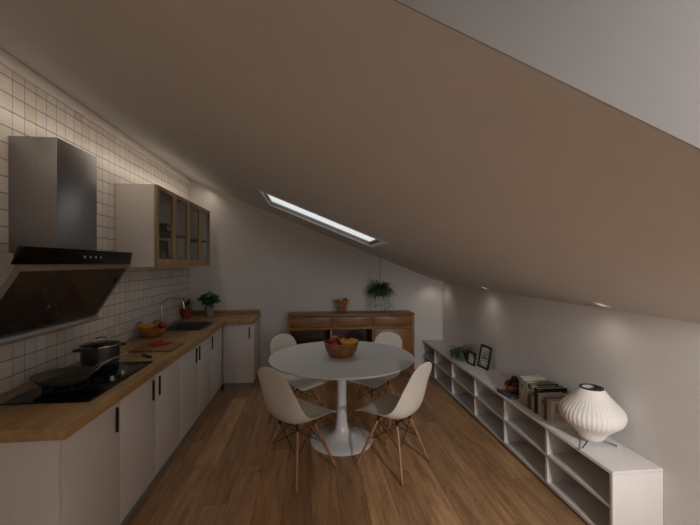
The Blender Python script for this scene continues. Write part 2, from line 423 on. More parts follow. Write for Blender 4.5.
# the sink base cabinet and slab leave room for the basin: tap
t = thing('kitchen_tap', 'slender chrome gooseneck tap behind the sink', 'tap', (-1.645, 4.22, W1))
MB().lathe([(.026, 0), (.026, .012), (.018, .02), (.016, .05)], (-1.645, 4.22, W1+.0005), 20).build('base', M['chrome'], t)
pts = [(-1.645, 4.22, W1+.05), (-1.645, 4.22, 1.12)]
for k in range(0, 11):
    a = PI*k/10*0.93; pts.append((-1.525-.12*math.cos(a), 4.22, 1.125+.092*math.sin(a)))
pts.append((-1.403, 4.22, 1.09))
MB().tube(pts, .0085, 12).build('spout', M['chrome'], t)
MB().tube([(-1.645, 4.235, W1+.035), (-1.64, 4.29, W1+.055), (-1.638, 4.31, W1+.06)], [.007, .006, .005], 8).build('lever', M['chrome'], t)

# ------------------------------------------------------------------ hob, pans
HX0, HX1, HY0, HY1 = -1.555, -1.130, 2.00, 2.765
t = thing('gas_hob', 'black glass gas hob with two burners and two steel knobs', 'hob', ((HX0+HX1)/2, (HY0+HY1)/2, W1))
MB().box(HX0, HX1, HY0, HY1, W1+.0005, W1+.008, .003).build('glass_plate', M['bglass'], t)
BUR = [(-1.385, 2.235), (-1.415, 2.625)]
HZ = W1+.008
for bx, by in BUR:
    b = MB().lathe([(.062, 0), (.062, .006), (.045, .012), (.045, .018), (.03, .018)], (bx, by, HZ), 32).build('burner', M['iron'], t)
    MB().lathe([(.036, .0185), (.034, .023), (.015, .024)], (bx, by, HZ), 24).build('burner_cap', M['steel'], b)
    m = MB(); 
    ring = [(bx+.105*math.cos(2*PI*k/40), by+.105*math.sin(2*PI*k/40), HZ+.0065) for k in range(41)]
    m.tube(ring, .006, 8)
    for k in range(4):
        a = PI/4+k*PI/2; c, s = math.cos(a), math.sin(a)
        m.tube([(bx+.107*c, by+.107*s, HZ+.004), (bx+.107*c, by+.107*s, HZ+.026), (bx+.045*c, by+.045*s, HZ+.026)], .005, 8)
    m.build('pan_support', M['iron'], t)
for ky in (2.335, 2.46):
    k = MB().lathe([(.021, 0), (.021, .004), (.017, .006), (.016, .022), (.012, .024)], (-1.195, ky, HZ), 24).build('knob', M['steel'], t)
    MB().box(-1.1965, -1.1935, ky-.014, ky+.014, HZ+.0242, HZ+.028).build('grip', M['chrome'], k)
PZ = HZ+.0315
bx, by = BUR[0]
t = thing('frying_pan', 'dark frying pan on the hob burner closest to the open end', 'pan', (bx-.012, by, PZ))
MB().lathe([(.0, .002), (.10, .0), (.112, .004), (.150, .044), (.153, .046), (.147, .046), (.108, .008), (.0, .006)], (bx-.012, by, PZ), 48, False, False).build('body', M['pan'], t)
h0 = (bx+.062, by+.125, PZ+.034)
m = MB().tube([(h0[0], h0[1], h0[2]), (h0[0]+.012, h0[1]+.05, h0[2]+.012), (h0[0]+.05, h0[1]+.14, h0[2]+.024), (h0[0]+.098, h0[1]+.245, h0[2]+.036)], [.006, .006, .0042, .0042], 8)
m.tube([(bx+.105, by+.095, PZ+.034), (h0[0]+.03, h0[1]+.05, h0[2]+.008), (h0[0]+.05, h0[1]+.14, h0[2]+.024)], [.005, .004, .0036], 8)
m.build('handle', M['steel'], t)
bx, by = -1.425, 2.645
t = thing('stock_pot', 'grey stockpot with a lid on the hob burner beside the chopping board', 'pot', (bx, by, PZ))
MB().lathe([(.0, .0), (.106, .0), (.112, .006), (.112, .112), (.116, .114), (.116, .118), (.108, .118), (.106, .01), (.0, .008)], (bx, by, PZ), 48, False, False).build('body', M['potm'], t)
for s in (-1, 1):
    d = Vector((s*.72, s*.69, 0)); n = Vector((-d.y, d.x, 0)); c = Vector((bx, by, PZ+.102))
    P = [c+d*.110+n*.032, c+d*.140+n*.030, c+d*.152+n*.012, c+d*.152-n*.012, c+d*.140-n*.030, c+d*.110-n*.032]
    MB().tube(P, .0055, 8).build('handle', M['potm'], t)
lid = MB().lathe([(.0, .137), (.05, .134), (.09, .126), (.112, .1185), (.117, .1185), (.117, .122), (.09, .130), (.05, .139), (.0, .142)], (bx, by, PZ), 40, False, False).build('lid', M['drink'], t)
m = MB()
for s in (-1, 1): m.tube([(bx+s*.02, by+s*.03, PZ+.138), (bx+s*.02, by+s*.03, PZ+.165)], .005, 8)
m.tube([(bx-.02, by-.03, PZ+.165), (bx, by, PZ+.172), (bx+.02, by+.03, PZ+.165)], .006, 8)
m.build('lid_handle', M['chrome'], lid)
MB().lathe([(.1165, .117), (.119, .119), (.119, .123), (.1165, .125)], (bx, by, PZ), 40, False, False).build('lid_band', M['chrome'], lid)

# ------------------------------------------------------------------ cooker hood
t = thing('cooker_hood', 'steel chimney cooker hood with slanted dark glass above the hob', 'hood', (-1.5, 2.4, 1.2))
MB().box(XL+.002, -1.436, 2.235, 2.624, 1.66, 2.315, .002).build('chimney', M['chim'], t)
HA, HB = 1.815, 2.885
MB().prism([(XL+.002, 1.20), (-1.60, 1.20), (-1.352, 1.592), (-1.352, 1.645), (XL+.002, 1.645)], HA, HB).build('body', M['hside'], t)
# black control strip, front leaning out
m = MB().hexa([(-1.353, HA+.03, 1.678), (-1.325, HA+.03, 1.678), (-1.325, HB-.012, 1.678), (-1.353, HB-.012, 1.678)],
              [(-1.3535, HA-.012, 1.594), (-1.345, HA-.012, 1.594), (-1.345, HB+.004, 1.594), (-1.3535, HB+.004, 1.594)])
cs = m.build('control_strip', M['bglass'], t, smooth=False)
for k in range(4):
    yy = 2.315+k*.055
    MB().lathe([(.007, 0), (.007, .0015)], (0, 0, 0), 16, mat=Matrix.Translation((-1.3345, yy, 1.636)) @ Matrix.Rotation(PI/2, 4, 'Y')).build('touch_button', M['print_w'], cs)
# slanted front: rim frame, smoked pane, steel rail
ax, az, bx_, bz = -1.352, 1.592, -1.60, 1.20
dv = Vector((bx_-ax, 0, bz-az)).normalized(); nv = Vector((-dv.z, 0, dv.x)); 
if nv.x < 0: nv = -nv
Ls = math.hypot(bx_-ax, bz-az)
def slant(m, s0, s1, y0, y1, n0, n1):
    P = lambda s, y, n: Vector((ax, y, az))+dv*s+nv*n
    m.hexa([P(s0, y0, n0), P(s1, y0, n0), P(s1, y1, n0), P(s0, y1, n0)], [P(s0, y0, n1), P(s1, y0, n1), P(s1, y1, n1), P(s0, y1, n1)])
m = MB(); slant(m, 0, Ls, HA, HA+.05, .0, .012); slant(m, 0, Ls, HB-.03, HB, .0, .012); slant(m, 0, .03, HA+.05, HB-.03, .0, .012)
m.build('frame', M['hside'], t, smooth=False)
m = MB(); slant(m, .03, Ls, HA+.05, HB-.03, .0, .009); m.build('glass_front', M['dglass'], t, smooth=False)
c0 = Vector((ax, 0, az))+dv*(Ls-.004)+nv*.016
MB().tube([(c0.x, HA-.004, c0.z), (c0.x, HB+.004, c0.z)], .020, 16).build('rail', plain('silver_rail', (168, 166, 164), .35, .35), t)

# ------------------------------------------------------------------ wall cabinet with glazed doors
UX0, UX1, UY0, UY1, UZ0, UZ1 = XL+.002, -1.344, 3.356, 5.042, 1.563, 2.291
t = thing('wall_cabinet', 'white wall cabinet with four oak-framed glass doors', 'cabinet', (-1.5, (UY0+UY1)/2, UZ0))
b = .018
m = MB().box(UX0, UX1-.022, UY0, UY0+b, UZ0, UZ1, .001).box(UX0, UX1-.022, UY1-b, UY1, UZ0, UZ1, .001)
m.box(UX0, UX1-.022, UY0+b, UY1-b, UZ0, UZ0+b).box(UX0, UX1-.022, UY0+b, UY1-b, UZ1-b, UZ1).box(UX0, UX0+.008, UY0+b, UY1-b, UZ0+b, UZ1-b)
m.box(UX0+.008, UX1-.03, (UY0+UY1)/2-.009, (UY0+UY1)/2+.009, UZ0+b, UZ1-b)
m.build('body', M['carc'], t)
SHZ = 1.89
for y0, y1 in ((UY0+b, (UY0+UY1)/2-.009), ((UY0+UY1)/2+.009, UY1-b)):
    MB().box(UX0+.008, UX1-.035, y0, y1, SHZ-.018, SHZ).build('shelf', M['sidein'], t)
dw = (UY1-UY0)/4
for k in range(4):
    y0, y1 = UY0+k*dw+.001, UY0+(k+1)*dw-.001
    m = MB(); x0, x1 = UX1-.02, UX1
    m.box(x0, x1, y0, y0+.045, UZ0, UZ1, .001).box(x0, x1, y1-.045, y1, UZ0, UZ1, .001)
    m.box(x0, x1, y0+.045, y1-.045, UZ0, UZ0+.075, .001).box(x0, x1, y0+.045, y1-.045, UZ1-.045, UZ1, .001)
    d = m.build('door', M['oakf'], t)
    MB().box(x0+.008, x0+.012, y0+.045, y1-.045, UZ0+.075, UZ1-.045).build('pane', M['pane'], d)
# what the cabinet holds
def lathe_thing(name, label, cat, prof, loc, mat, group=None, segs=32):
    o = MB().lathe(prof, loc, segs, False, False)
    ob = o.build(name, mat); tag(ob, label, cat, group)
    return ob
IZ = UZ0+b
for k in range(3):
    z0 = SHZ+.0005+k*.019
    lathe_thing('metal_bowl', ['steel bowl at the bottom of the stack inside the wall cabinet', 'steel bowl in the middle of the stack inside the wall cabinet', 'topmost steel bowl of the stack inside the wall cabinet'][k], 'bowl',
                [(0, .001), (.05, 0), (.078, .03), (.088, .07), (.09, .07), (.0865, .062), (.0755, .034), (.048, .005), (0, .005)], (-1.505, 3.93, z0), M['metalp'], 'steel bowls in the wall cabinet')
for k, (gx, gy) in enumerate([(-1.545, 4.365), (-1.480, 4.355), (-1.415, 4.345)]):
    lathe_thing('drinking_glass', ['first clear tumbler from the steel bowls on the cabinet shelf', 'middle clear tumbler of three on the cabinet shelf', 'third clear tumbler from the steel bowls on the cabinet shelf'][k], 'glass',
                [(0, .001), (.03, 0), (.036, .11), (.034, .11), (.028, .008), (0, .008)], (gx, gy, SHZ+.0005), M['drink'], 'tumblers in the wall cabinet', 24)
t = thing('storage_box', 'dark box with amber print inside the wall cabinet', 'box', (-1.50, 3.72, IZ))
MB().box(-1.60, -1.42, 3.60, 3.82, IZ+.0005, IZ+.24, .003).build('carton', M['boxd'], t)
m = MB().box(-1.42, -1.4195, 3.66, 3.76, IZ+.07, IZ+.12); m.box(-1.42, -1.4195, 3.74, 3.80, IZ+.04, IZ+.075)
m.build('print', M['amber'], t)
lathe_thing('drinking_glass', 'clear stubby glass beside the dark box in the wall cabinet', 'glass', [(0, .001), (.026, 0), (.03, .08), (.028, .08), (.024, .006), (0, .006)], (-1.415, 3.90, IZ+.0005), M['drink'], None, 24)
for k in range(2):
    lathe_thing('china_bowl', ['lower white china bowl on the wall cabinet floor', 'upper white china bowl on the wall cabinet floor'][k], 'bowl',
                [(0, .001), (.03, 0), (.055, .028), (.062, .045), (.059, .045), (.052, .03), (.029, .004), (0, .004)], (-1.465, 4.285, IZ+.0005+k*.014), M['white'])

# ------------------------------------------------------------------ fruit
def banana(name, label, loc, rz, tilt=0.0, L=.17, r=.017, group=None):
    t = thing(name, label, 'banana', loc, rz, group); t.rotation_euler = (tilt, 0, rz)
    P, R = [], []; n = 14; rad = L/1.25
    for i in range(n+1):
        a = (i/n-.5)*1.6
        P.append((rad*math.sin(a), 0, rad*(1-math.cos(a)))); u = abs(i/n-.5)*2
        R.append(r*(1-.55*u**4) if i < n else r*.3)
    R[0] = r*.42
    MB().tube(P, R, 8).build('skin', M['ban'], t, w=False, ang=60)
    a = P[0]; d = Vector(P[0])-Vector(P[1]); d.normalize()
    MB().tube([a, Vector(a)+d*.018], [r*.42, r*.3], 6).build('stalk', M['bant'], t, w=False)
    return t
def roundfruit(name, label, cat, loc, r, mat, group=None, apple=True):
    t = thing(name, label, cat, loc, random.uniform(0, 6), group)
    if apple: prof = [(.02*r, -.78*r), (.3*r, -.88*r), (.6*r, -.74*r), (.9*r, -.3*r), (1.0*r, .1*r), (.93*r, .5*r), (.68*r, .82*r), (.36*r, .9*r), (.12*r, .8*r), (.02*r, .68*r)]
    else: prof = [(r*math.cos(a), r*math.sin(a)) for a in [(-.5+k/12)*PI*.97 for k in range(13)]]
    MB().lathe(prof, (0, 0, 0), 20).build('flesh' if False else 'skin', mat, t, w=False, ang=70)
    if apple: MB().tube([(0, 0, .66*r), (.05*r, 0, .9*r), (.16*r, 0, 1.12*r)], .04*r, 6).build('stalk', M['stemb'], t, w=False)
    else: MB().lathe([(.1*r, .975*r), (.08*r, 1.01*r), (.03*r, 1.0*r)], (0, 0, 0), 8).build('calyx', M['stemb'], t, w=False)
    return t
BZ = .7605
bc = (.274, 3.28)
lathe_thing('fruit_bowl', 'brown turned wooden bowl of fruit on the white round table', 'bowl',
            [(0, .001), (.085, 0), (.112, .012), (.138, .05), (.152, .105), (.156, .128), (.15, .13), (.144, .105), (.128, .054), (.10, .02), (0, .014)], (bc[0], bc[1], BZ), M['bowlw'], None, 48)
G = 'fruit in the wooden table bowl'
roundfruit('apple', 'dark red apple at the worktop side of the table fruit bowl', 'apple', (bc[0]-.092, bc[1]+.004, BZ+.118), .040, M['app'], G)
roundfruit('apple', 'bright red apple at the front of the table fruit bowl', 'apple', (bc[0]-.060, bc[1]-.086, BZ+.110), .036, M['app'], G)
roundfruit('apple', 'amber apple resting behind the red apples in the table fruit bowl', 'apple', (bc[0]-.052, bc[1]+.072, BZ+.136), .036, M['appg'], G)
roundfruit('orange', 'orange peeking out behind the bananas in the table bowl', 'orange', (bc[0]+.030, bc[1]+.092, BZ+.112), .030, M['org'], G, False)
roundfruit('orange', 'orange low in the middle of the table bowl', 'orange', (bc[0]+.01, bc[1]-.01, BZ+.055), .038, M['org'], G, False)
for k in range(3):
    banana('banana', ['front banana of three in the table fruit bowl', 'middle banana of three in the table fruit bowl', 'rear banana of three in the table fruit bowl'][k],
           (bc[0]+.066-.0125*k, bc[1]-.052+.0405*k, BZ+.116), .3, -.12, .15-.012*k, .018, G)

bc2 = (-1.535, 3.735); B2 = W1+.0005
lathe_thing('fruit_bowl', 'pale wooden bowl of fruit on the worktop against the tiles', 'bowl',
            [(0, .001), (.066, 0), (.088, .010), (.118, .05), (.133, .085), (.128, .087), (.112, .052), (.083, .017), (0, .012)], (bc2[0], bc2[1], B2), M['bowll'], None, 40)
G = 'fruit in the worktop bowl'
for k in range(3):
    banana('banana', ['banana lying closest to the hob in the worktop bowl', 'middle banana of three in the worktop bowl', 'banana lying closest to the apples in the worktop bowl'][k],
           (bc2[0]-.030, bc2[1]-.05+.038*k, B2+.092), .0, .1, .15, .0168, G)
roundfruit('apple', 'red apple in the worktop bowl on the sink side', 'apple', (bc2[0]+.074, bc2[1]+.022, B2+.100), .034, M['app'], G)
roundfruit('apple', 'amber apple perched at the top of the worktop bowl', 'apple', (bc2[0]+.002, bc2[1]+.086, B2+.114), .035, M['appg'], G)
roundfruit('orange', 'orange under the bananas in the worktop bowl', 'orange', (bc2[0]+.02, bc2[1]-.01, B2+.0475), .027, M['org'], G, False)

# glass bowl of fruit on the sideboard
SZ = .9005; bc3 = (.425, 5.10)
lathe_thing('glass_bowl', 'clear footed glass bowl of fruit on the wooden sideboard', 'bowl',
            [(0, .001), (.06, 0), (.066, .006), (.07, .015), (.092, .08), (.118, .15), (.135, .19), (.131, .19), (.113, .148), (.087, .08), (.066, .02), (0, .014)], (bc3[0], bc3[1], SZ), M['drink'], None, 40)
G = 'fruit in the glass bowl'
for k, (dx, dy, dz, r, kind, lab) in enumerate([
        (-.037, -.005, .062, .038, 'appg', 'amber apple low in the sideboard glass bowl'), (.041, .008, .064, .036, 'org', 'orange low in the sideboard glass bowl'),
        (-.043, .0, .145, .042, 'appg', 'greenish amber apple at the rim of the sideboard glass bowl'), (.044, -.018, .146, .041, 'org', 'orange at the rim of the sideboard glass bowl'),
        (.06, .062, .168, .034, 'app', 'red apple at the rear of the sideboard glass bowl')]):
    roundfruit('orange' if kind == 'org' else 'apple', lab, 'orange' if kind == 'org' else 'apple', (bc3[0]+dx, bc3[1]+dy, SZ+dz), r, M[kind], G, kind != 'org')

# ------------------------------------------------------------------ chopping board, pepper slices, knife
t = MB().box(-1.445, -1.115, 3.07, 3.375, W1+.0005, W1+.016, .004).build('chopping_board', M['board'])
tag(t, 'dark wooden chopping board on the worktop before the fruit bowl', 'chopping board')
for k, (px, py, a) in enumerate([(-1.345, 3.29, .3), (-1.30, 3.32, 1.2), (-1.27, 3.27, 2.2), (-1.315, 3.245, .9), (-1.235, 3.31, 2.7)]):
    m = MB(); ring = [(px+.026*math.cos(q*2*PI/16)*(1+.12*math.sin(3*q*2*PI/16+a)), py+.026*math.sin(q*2*PI/16)*(1+.12*math.cos(2*q*2*PI/16+a)), W1+.0245) for q in range(17)]
    m.tube(ring, .0078, 8)
    tag(m.build('pepper_slice', M['chili']), 'ring of sliced red pepper on the chopping board', 'pepper slice', 'red pepper slices on the chopping board')
t = thing('kitchen_knife', 'black handled kitchen knife lying between board and hob', 'knife', (-1.28, 2.95, W1+.0005), math.atan2(-.13, .145))
MB().prism([(-.16, .0), (-.15, -.014), (-.02, -.022), (.0, -.018), (.0, .006), (-.10, .008)], .004, .006, 'Z').build('blade', M['blade'], t, w=False)
MB().box(.0, .115, -.012, .010, .0, .017, .005).build('handle', M['black'], t, w=False)

# ------------------------------------------------------------------ plants
def leafquad(m, base, d, L, wdt, droop, n=5, fold=.15, roll=0.0):
    """a curved leaf blade"""
    d = Vector(d).normalized(); side = d.cross(Vector((0, 0, 1)))
    side = side.normalized() if side.length > .05 else Vector((1, 0, 0))
    side = Matrix.Rotation(roll, 3, d) @ side
    p = Vector(base); prev = None; cur = d.copy()
    for i in range(n+1):
        u = i/n; ww = wdt*math.sin(PI*min(.97, .08+.92*u))**.75
        nrm = side.cross(cur).normalized()
        a = m.b.verts.new(p-side*ww+nrm*ww*fold); c = m.b.verts.new(p); e = m.b.verts.new(p+side*ww+nrm*ww*fold)
        if prev: m.b.faces.new((prev[0], prev[1], c, a)); m.b.faces.new((prev[1], prev[2], e, c))
        prev = (a, c, e)
        cur = (cur+Vector((0, 0, -droop/n))).normalized(); p = p+cur*(L/n)
rnd = random.Random(11)
# bushy herb in a grey vase
hc = (-1.365, 5.085)
t = thing('potted_herb', 'bushy bright green herb in a grey vase on the corner worktop', 'plant', (*hc, W1+.0005))
vz = MB().lathe([(0, .001), (.046, 0), (.052, .008), (.058, .07), (.06, .125), (.055, .126), (.053, .07), (.047, .012), (0, .01)], (*hc, W1+.0005), 32, False, False).build('vase', M['vase'], t)
MB().lathe([(.0, .108), (.054, .11)], (*hc, W1+.0005), 24, False, False).build('soil', M['soil'], t)
ms, ml = MB(), MB()
for k in range(36):
    a = rnd.uniform(0, 2*PI); s = rnd.uniform(.02, 1)
    tip = Vector((hc[0]+.135*s*math.cos(a)+.012, hc[1]+.11*s*math.sin(a), W1+.19+.15*rnd.random()*(1.25-s*.7)))
    b0 = Vector((hc[0]+.03*math.cos(a), hc[1]+.03*math.sin(a), W1+.108))
    ms.tube([b0, (b0+tip)/2+Vector((0, 0, .02)), tip], .002, 5)
    for q in range(9):
        b1 = b0.lerp(tip, rnd.uniform(.62, 1.0)); an = rnd.uniform(0, 2*PI)
        leafquad(ml, b1, (math.cos(an), math.sin(an), rnd.uniform(-.1, .7)), rnd.uniform(.045, .07), rnd.uniform(.014, .021), .7, 4, .2, rnd.uniform(-.5, .5))
ms.build('stems', M['stemg'], t); ml.build('foliage', M['leaf'], t)
# small plant in a red pot
rc = (-1.612, 4.92)
t = thing('potted_plant', 'small dark plant in a red pot beside the sink tap', 'plant', (*rc, W1+.0005))
MB().lathe([(0, .001), (.046, 0), (.062, .10), (.068, .10), (.068, .128), (.062, .128), (.057, .10), (.043, .008), (0, .008)], (*rc, W1+.0005), 32, False, False).build('pot', M['terra'], t)
MB().lathe([(.0, .112), (.059, .114)], (*rc, W1+.0005), 24, False, False).build('soil', M['soil'], t)
ms, ml = MB(), MB()
for k in range(16):
    a = rnd.uniform(0, 2*PI); s = rnd.uniform(.1, 1)
    tip = Vector((max(rc[0]+.075*s*math.cos(a)+.01, XL+.03), rc[1]+.07*s*math.sin(a), W1+.17+.10*rnd.random()))
    b0 = Vector((rc[0]+.02*math.cos(a), rc[1]+.02*math.sin(a), W1+.11)); ms.tube([b0, tip], .002, 5)
    for q in range(6):
        an = rnd.uniform(-1.2, 1.2) if tip.x < XL+.07 else rnd.uniform(0, 2*PI)
        leafquad(ml, b0.lerp(tip, rnd.uniform(.55, 1)), (math.cos(an), math.sin(an), rnd.uniform(0, .8)), rnd.uniform(.03, .05), .012, .5, 4, .2)
ms.build('stems', M['stemg'], t); ml.build('foliage', M['leafr'], t)

def spider(t, c, z, n, L, r0, clumpmat, seed, run_n, run_drop, ylim, hang_r, xlim=None, zmin=None):
    q = random.Random(seed); m = MB()
    for k in range(n):
        a = q.uniform(0, 2*PI); el = q.uniform(.0, .95) if zmin else q.uniform(.25, 1.4); l = L*q.uniform(.6, 1.05)
        b = (c[0]+r0*math.cos(a)*q.random(), c[1]+r0*math.sin(a)*q.random(), z)
        if ylim and c[1]+l*.6*math.sin(a)*math.cos(el) > ylim: a = -a
        if xlim and c[0]+l*.6*math.cos(a)*math.cos(el) > xlim: a = PI-a
        leafquad(m, b, (math.cos(a)*math.cos(el), math.sin(a)*math.cos(el), math.sin(el)), l, q.uniform(.007, .012), q.uniform(1.2, 2.4), 7, .3)
    rn = MB()
    for k in range(run_n):
        a = 2*PI*k/run_n+q.uniform(-.25, .25); rr = hang_r*q.uniform(.7, 1.05)
        ex = c[0]+rr*math.cos(a); ey = c[1]+rr*math.sin(a)
        if ylim: ey = min(ey, ylim)
        if xlim: ex = min(ex, xlim)
        zb = z-run_drop*q.uniform(.7, 1.0)
        P = [(c[0]+r0*math.cos(a), c[1]+r0*math.sin(a), z), (c[0]+(ex-c[0])*.65, c[1]+(ey-c[1])*.65, z+.03), (ex, ey, z-.02), (ex, ey, (z+zb)/2), (ex, ey, zb)]
        rn.tube(P, .0022, 5)
        for w in range(5):
            an = q.uniform(0, 2*PI); leafquad(m, (ex, ey, zb+.012), (math.cos(an)*.6, math.sin(an)*.6 if not ylim else -abs(math.sin(an))*.6, .3), .028, .004, 1.2, 4, .2)
    for q in (m, rn):
        for v in q.b.verts:
            if zmin: v.co.z = max(v.co.z, zmin+.004)
            if xlim: v.co.x = min(v.co.x, xlim+.015)
    m.build('foliage', clumpmat, t); rn.build('runners', M['runner'], t)
# hanging plant over the sideboard
pc = (.975, 5.10)
t = thing('hanging_plant', 'green trailing plant hanging from the ceiling above the sideboard', 'plant', (*pc, .93))
MB().tube([(pc[0], pc[1], cz(pc[0])-.002), (pc[0], pc[1], 1.36)], .003, 6).build('cord', M['wire'], t)
m = MB()
for k in range(3):
    a = k*2*PI/3+.4; m.tube([(pc[0], pc[1], 1.36), (pc[0]+.074*math.cos(a), pc[1]+.074*math.sin(a), 1.215)], .002, 5)
m.build('hanger', M['wire'], t)
MB().lathe([(0, 1.125), (.045, 1.128), (.068, 1.16), (.076, 1.215), (.071, 1.215), (.062, 1.163), (.04, 1.134), (0, 1.132)], (*pc, 0), 28, False, False).build('pot', M['leafd'], t)
MB().lathe([(.0, 1.20), (.072, 1.202)], (*pc, 0), 20, False, False).build('soil', M['soil'], t)
spider(t, pc, 1.205, 190, .24, .055, M['leafd'], 3, 22, .28, 5.285, .19)
# the same kind standing on the low shelf
sc_ = (1.815, 4.28); SH = .44
t = thing('potted_plant', 'green trailing plant in a glass pot on the low white shelf', 'plant', (*sc_, SH+.0005))
MB().lathe([(0, .001), (.05, 0), (.064, .02), (.068, .10), (.064, .10), (.059, .022), (0, .008)], (*sc_, SH+.0005), 28, False, False).build('pot', M['drink'], t)
MB().lathe([(.05, .012), (.060, .03), (.062, .088), (0, .092)], (*sc_, SH+.0005), 20, True, False).build('soil', M['runner'], t)
spider(t, sc_, SH+.095, 90, .20, .045, M['leafp'], 5, 13, .08, None, .125, 1.955, SH)

# ------------------------------------------------------------------ sideboard
SBX0, SBX1, SBY0, SBY1, SBH = -.311, 1.440, 4.955, YB-.035, .90
t = thing('sideboard', 'brown wooden sideboard with open niches against the back wall', 'sideboard', ((SBX0+SBX1)/2, (SBY0+SBY1)/2, 0))
MB().box(SBX0, SBX1, SBY0, SBY1, SBH-.028, SBH, .003).build('top', M['side'], t)
m = MB().box(SBX0+.002, SBX0+.03, SBY0+.012, SBY1, .08, SBH-.028, .001).box(SBX1-.03, SBX1-.002, SBY0+.012, SBY1, .08, SBH-.028, .001)
m.box(SBX0+.03, SBX1-.03, SBY0+.014, SBY1, .08, .105).box(SBX0+.03, SBX1-.03, SBY0+.014, SBY1, .688, .722)
m.build('body', M['side'], t)
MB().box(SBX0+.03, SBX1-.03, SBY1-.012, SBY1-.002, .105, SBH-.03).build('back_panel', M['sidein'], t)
for xx in (.262, .842):
    MB().box(xx, xx+.028, SBY0+.014, SBY1-.012, .105, .688).build('divider', M['oakf'] if xx < .5 else M['side'], t)
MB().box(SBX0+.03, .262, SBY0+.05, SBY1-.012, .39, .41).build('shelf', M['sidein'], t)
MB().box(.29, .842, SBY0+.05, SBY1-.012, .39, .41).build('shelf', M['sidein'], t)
for x0, x1 in ((SBX0+.033, .274), (.278, .854), (.858, SBX1-.033)):
    d = MB().box(x0, x1, SBY0+.006, SBY0+.026, .726, SBH-.034, .002).build('drawer', M['side'], t)
    MB().box(x0+.01, x1-.01, SBY0+.027, SBY1-.02, .735, .84).build('drawer_box', M['sidein'], d)
    MB().box((x0+x1)/2-.05, (x0+x1)/2+.05, SBY0+.002, SBY0+.0065, SBH-.047, SBH-.038, .001).build('pull', M['sidein'], d)
d = MB().box(.873, SBX1-.033, SBY0+.006, SBY0+.026, .108, .686, .002).build('door', M['side'], t)
MB().box(.885, .892, SBY0+.002, SBY0+.0065, .36, .46, .001).build('pull', M['sidein'], d)
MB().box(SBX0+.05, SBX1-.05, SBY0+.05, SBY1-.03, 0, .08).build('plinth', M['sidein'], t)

# ------------------------------------------------------------------ dining table
tc = (.276, 3.285)
t = thing('dining_table', 'round white pedestal table in the middle of the room', 'table', (*tc, 0))
MB().lathe([(.0, .732), (.60, .732), (.635, .742), (.648, .754), (.648, .757), (.645, .76), (.0, .76)], (*tc, 0), 96, False, False).build('tabletop', M['table'], t)
MB().lathe([(.282, .0), (.282, .006), (.272, .013), (.21, .028), (.14, .044), (.088, .070), (.062, .105), (.050, .16), (.045, .25), (.042, .36), (.041, .47), (.043, .56), (.052, .64), (.072, .70), (.11, .7315)], (*tc, 0), 64).build('pedestal', M['table'], t)

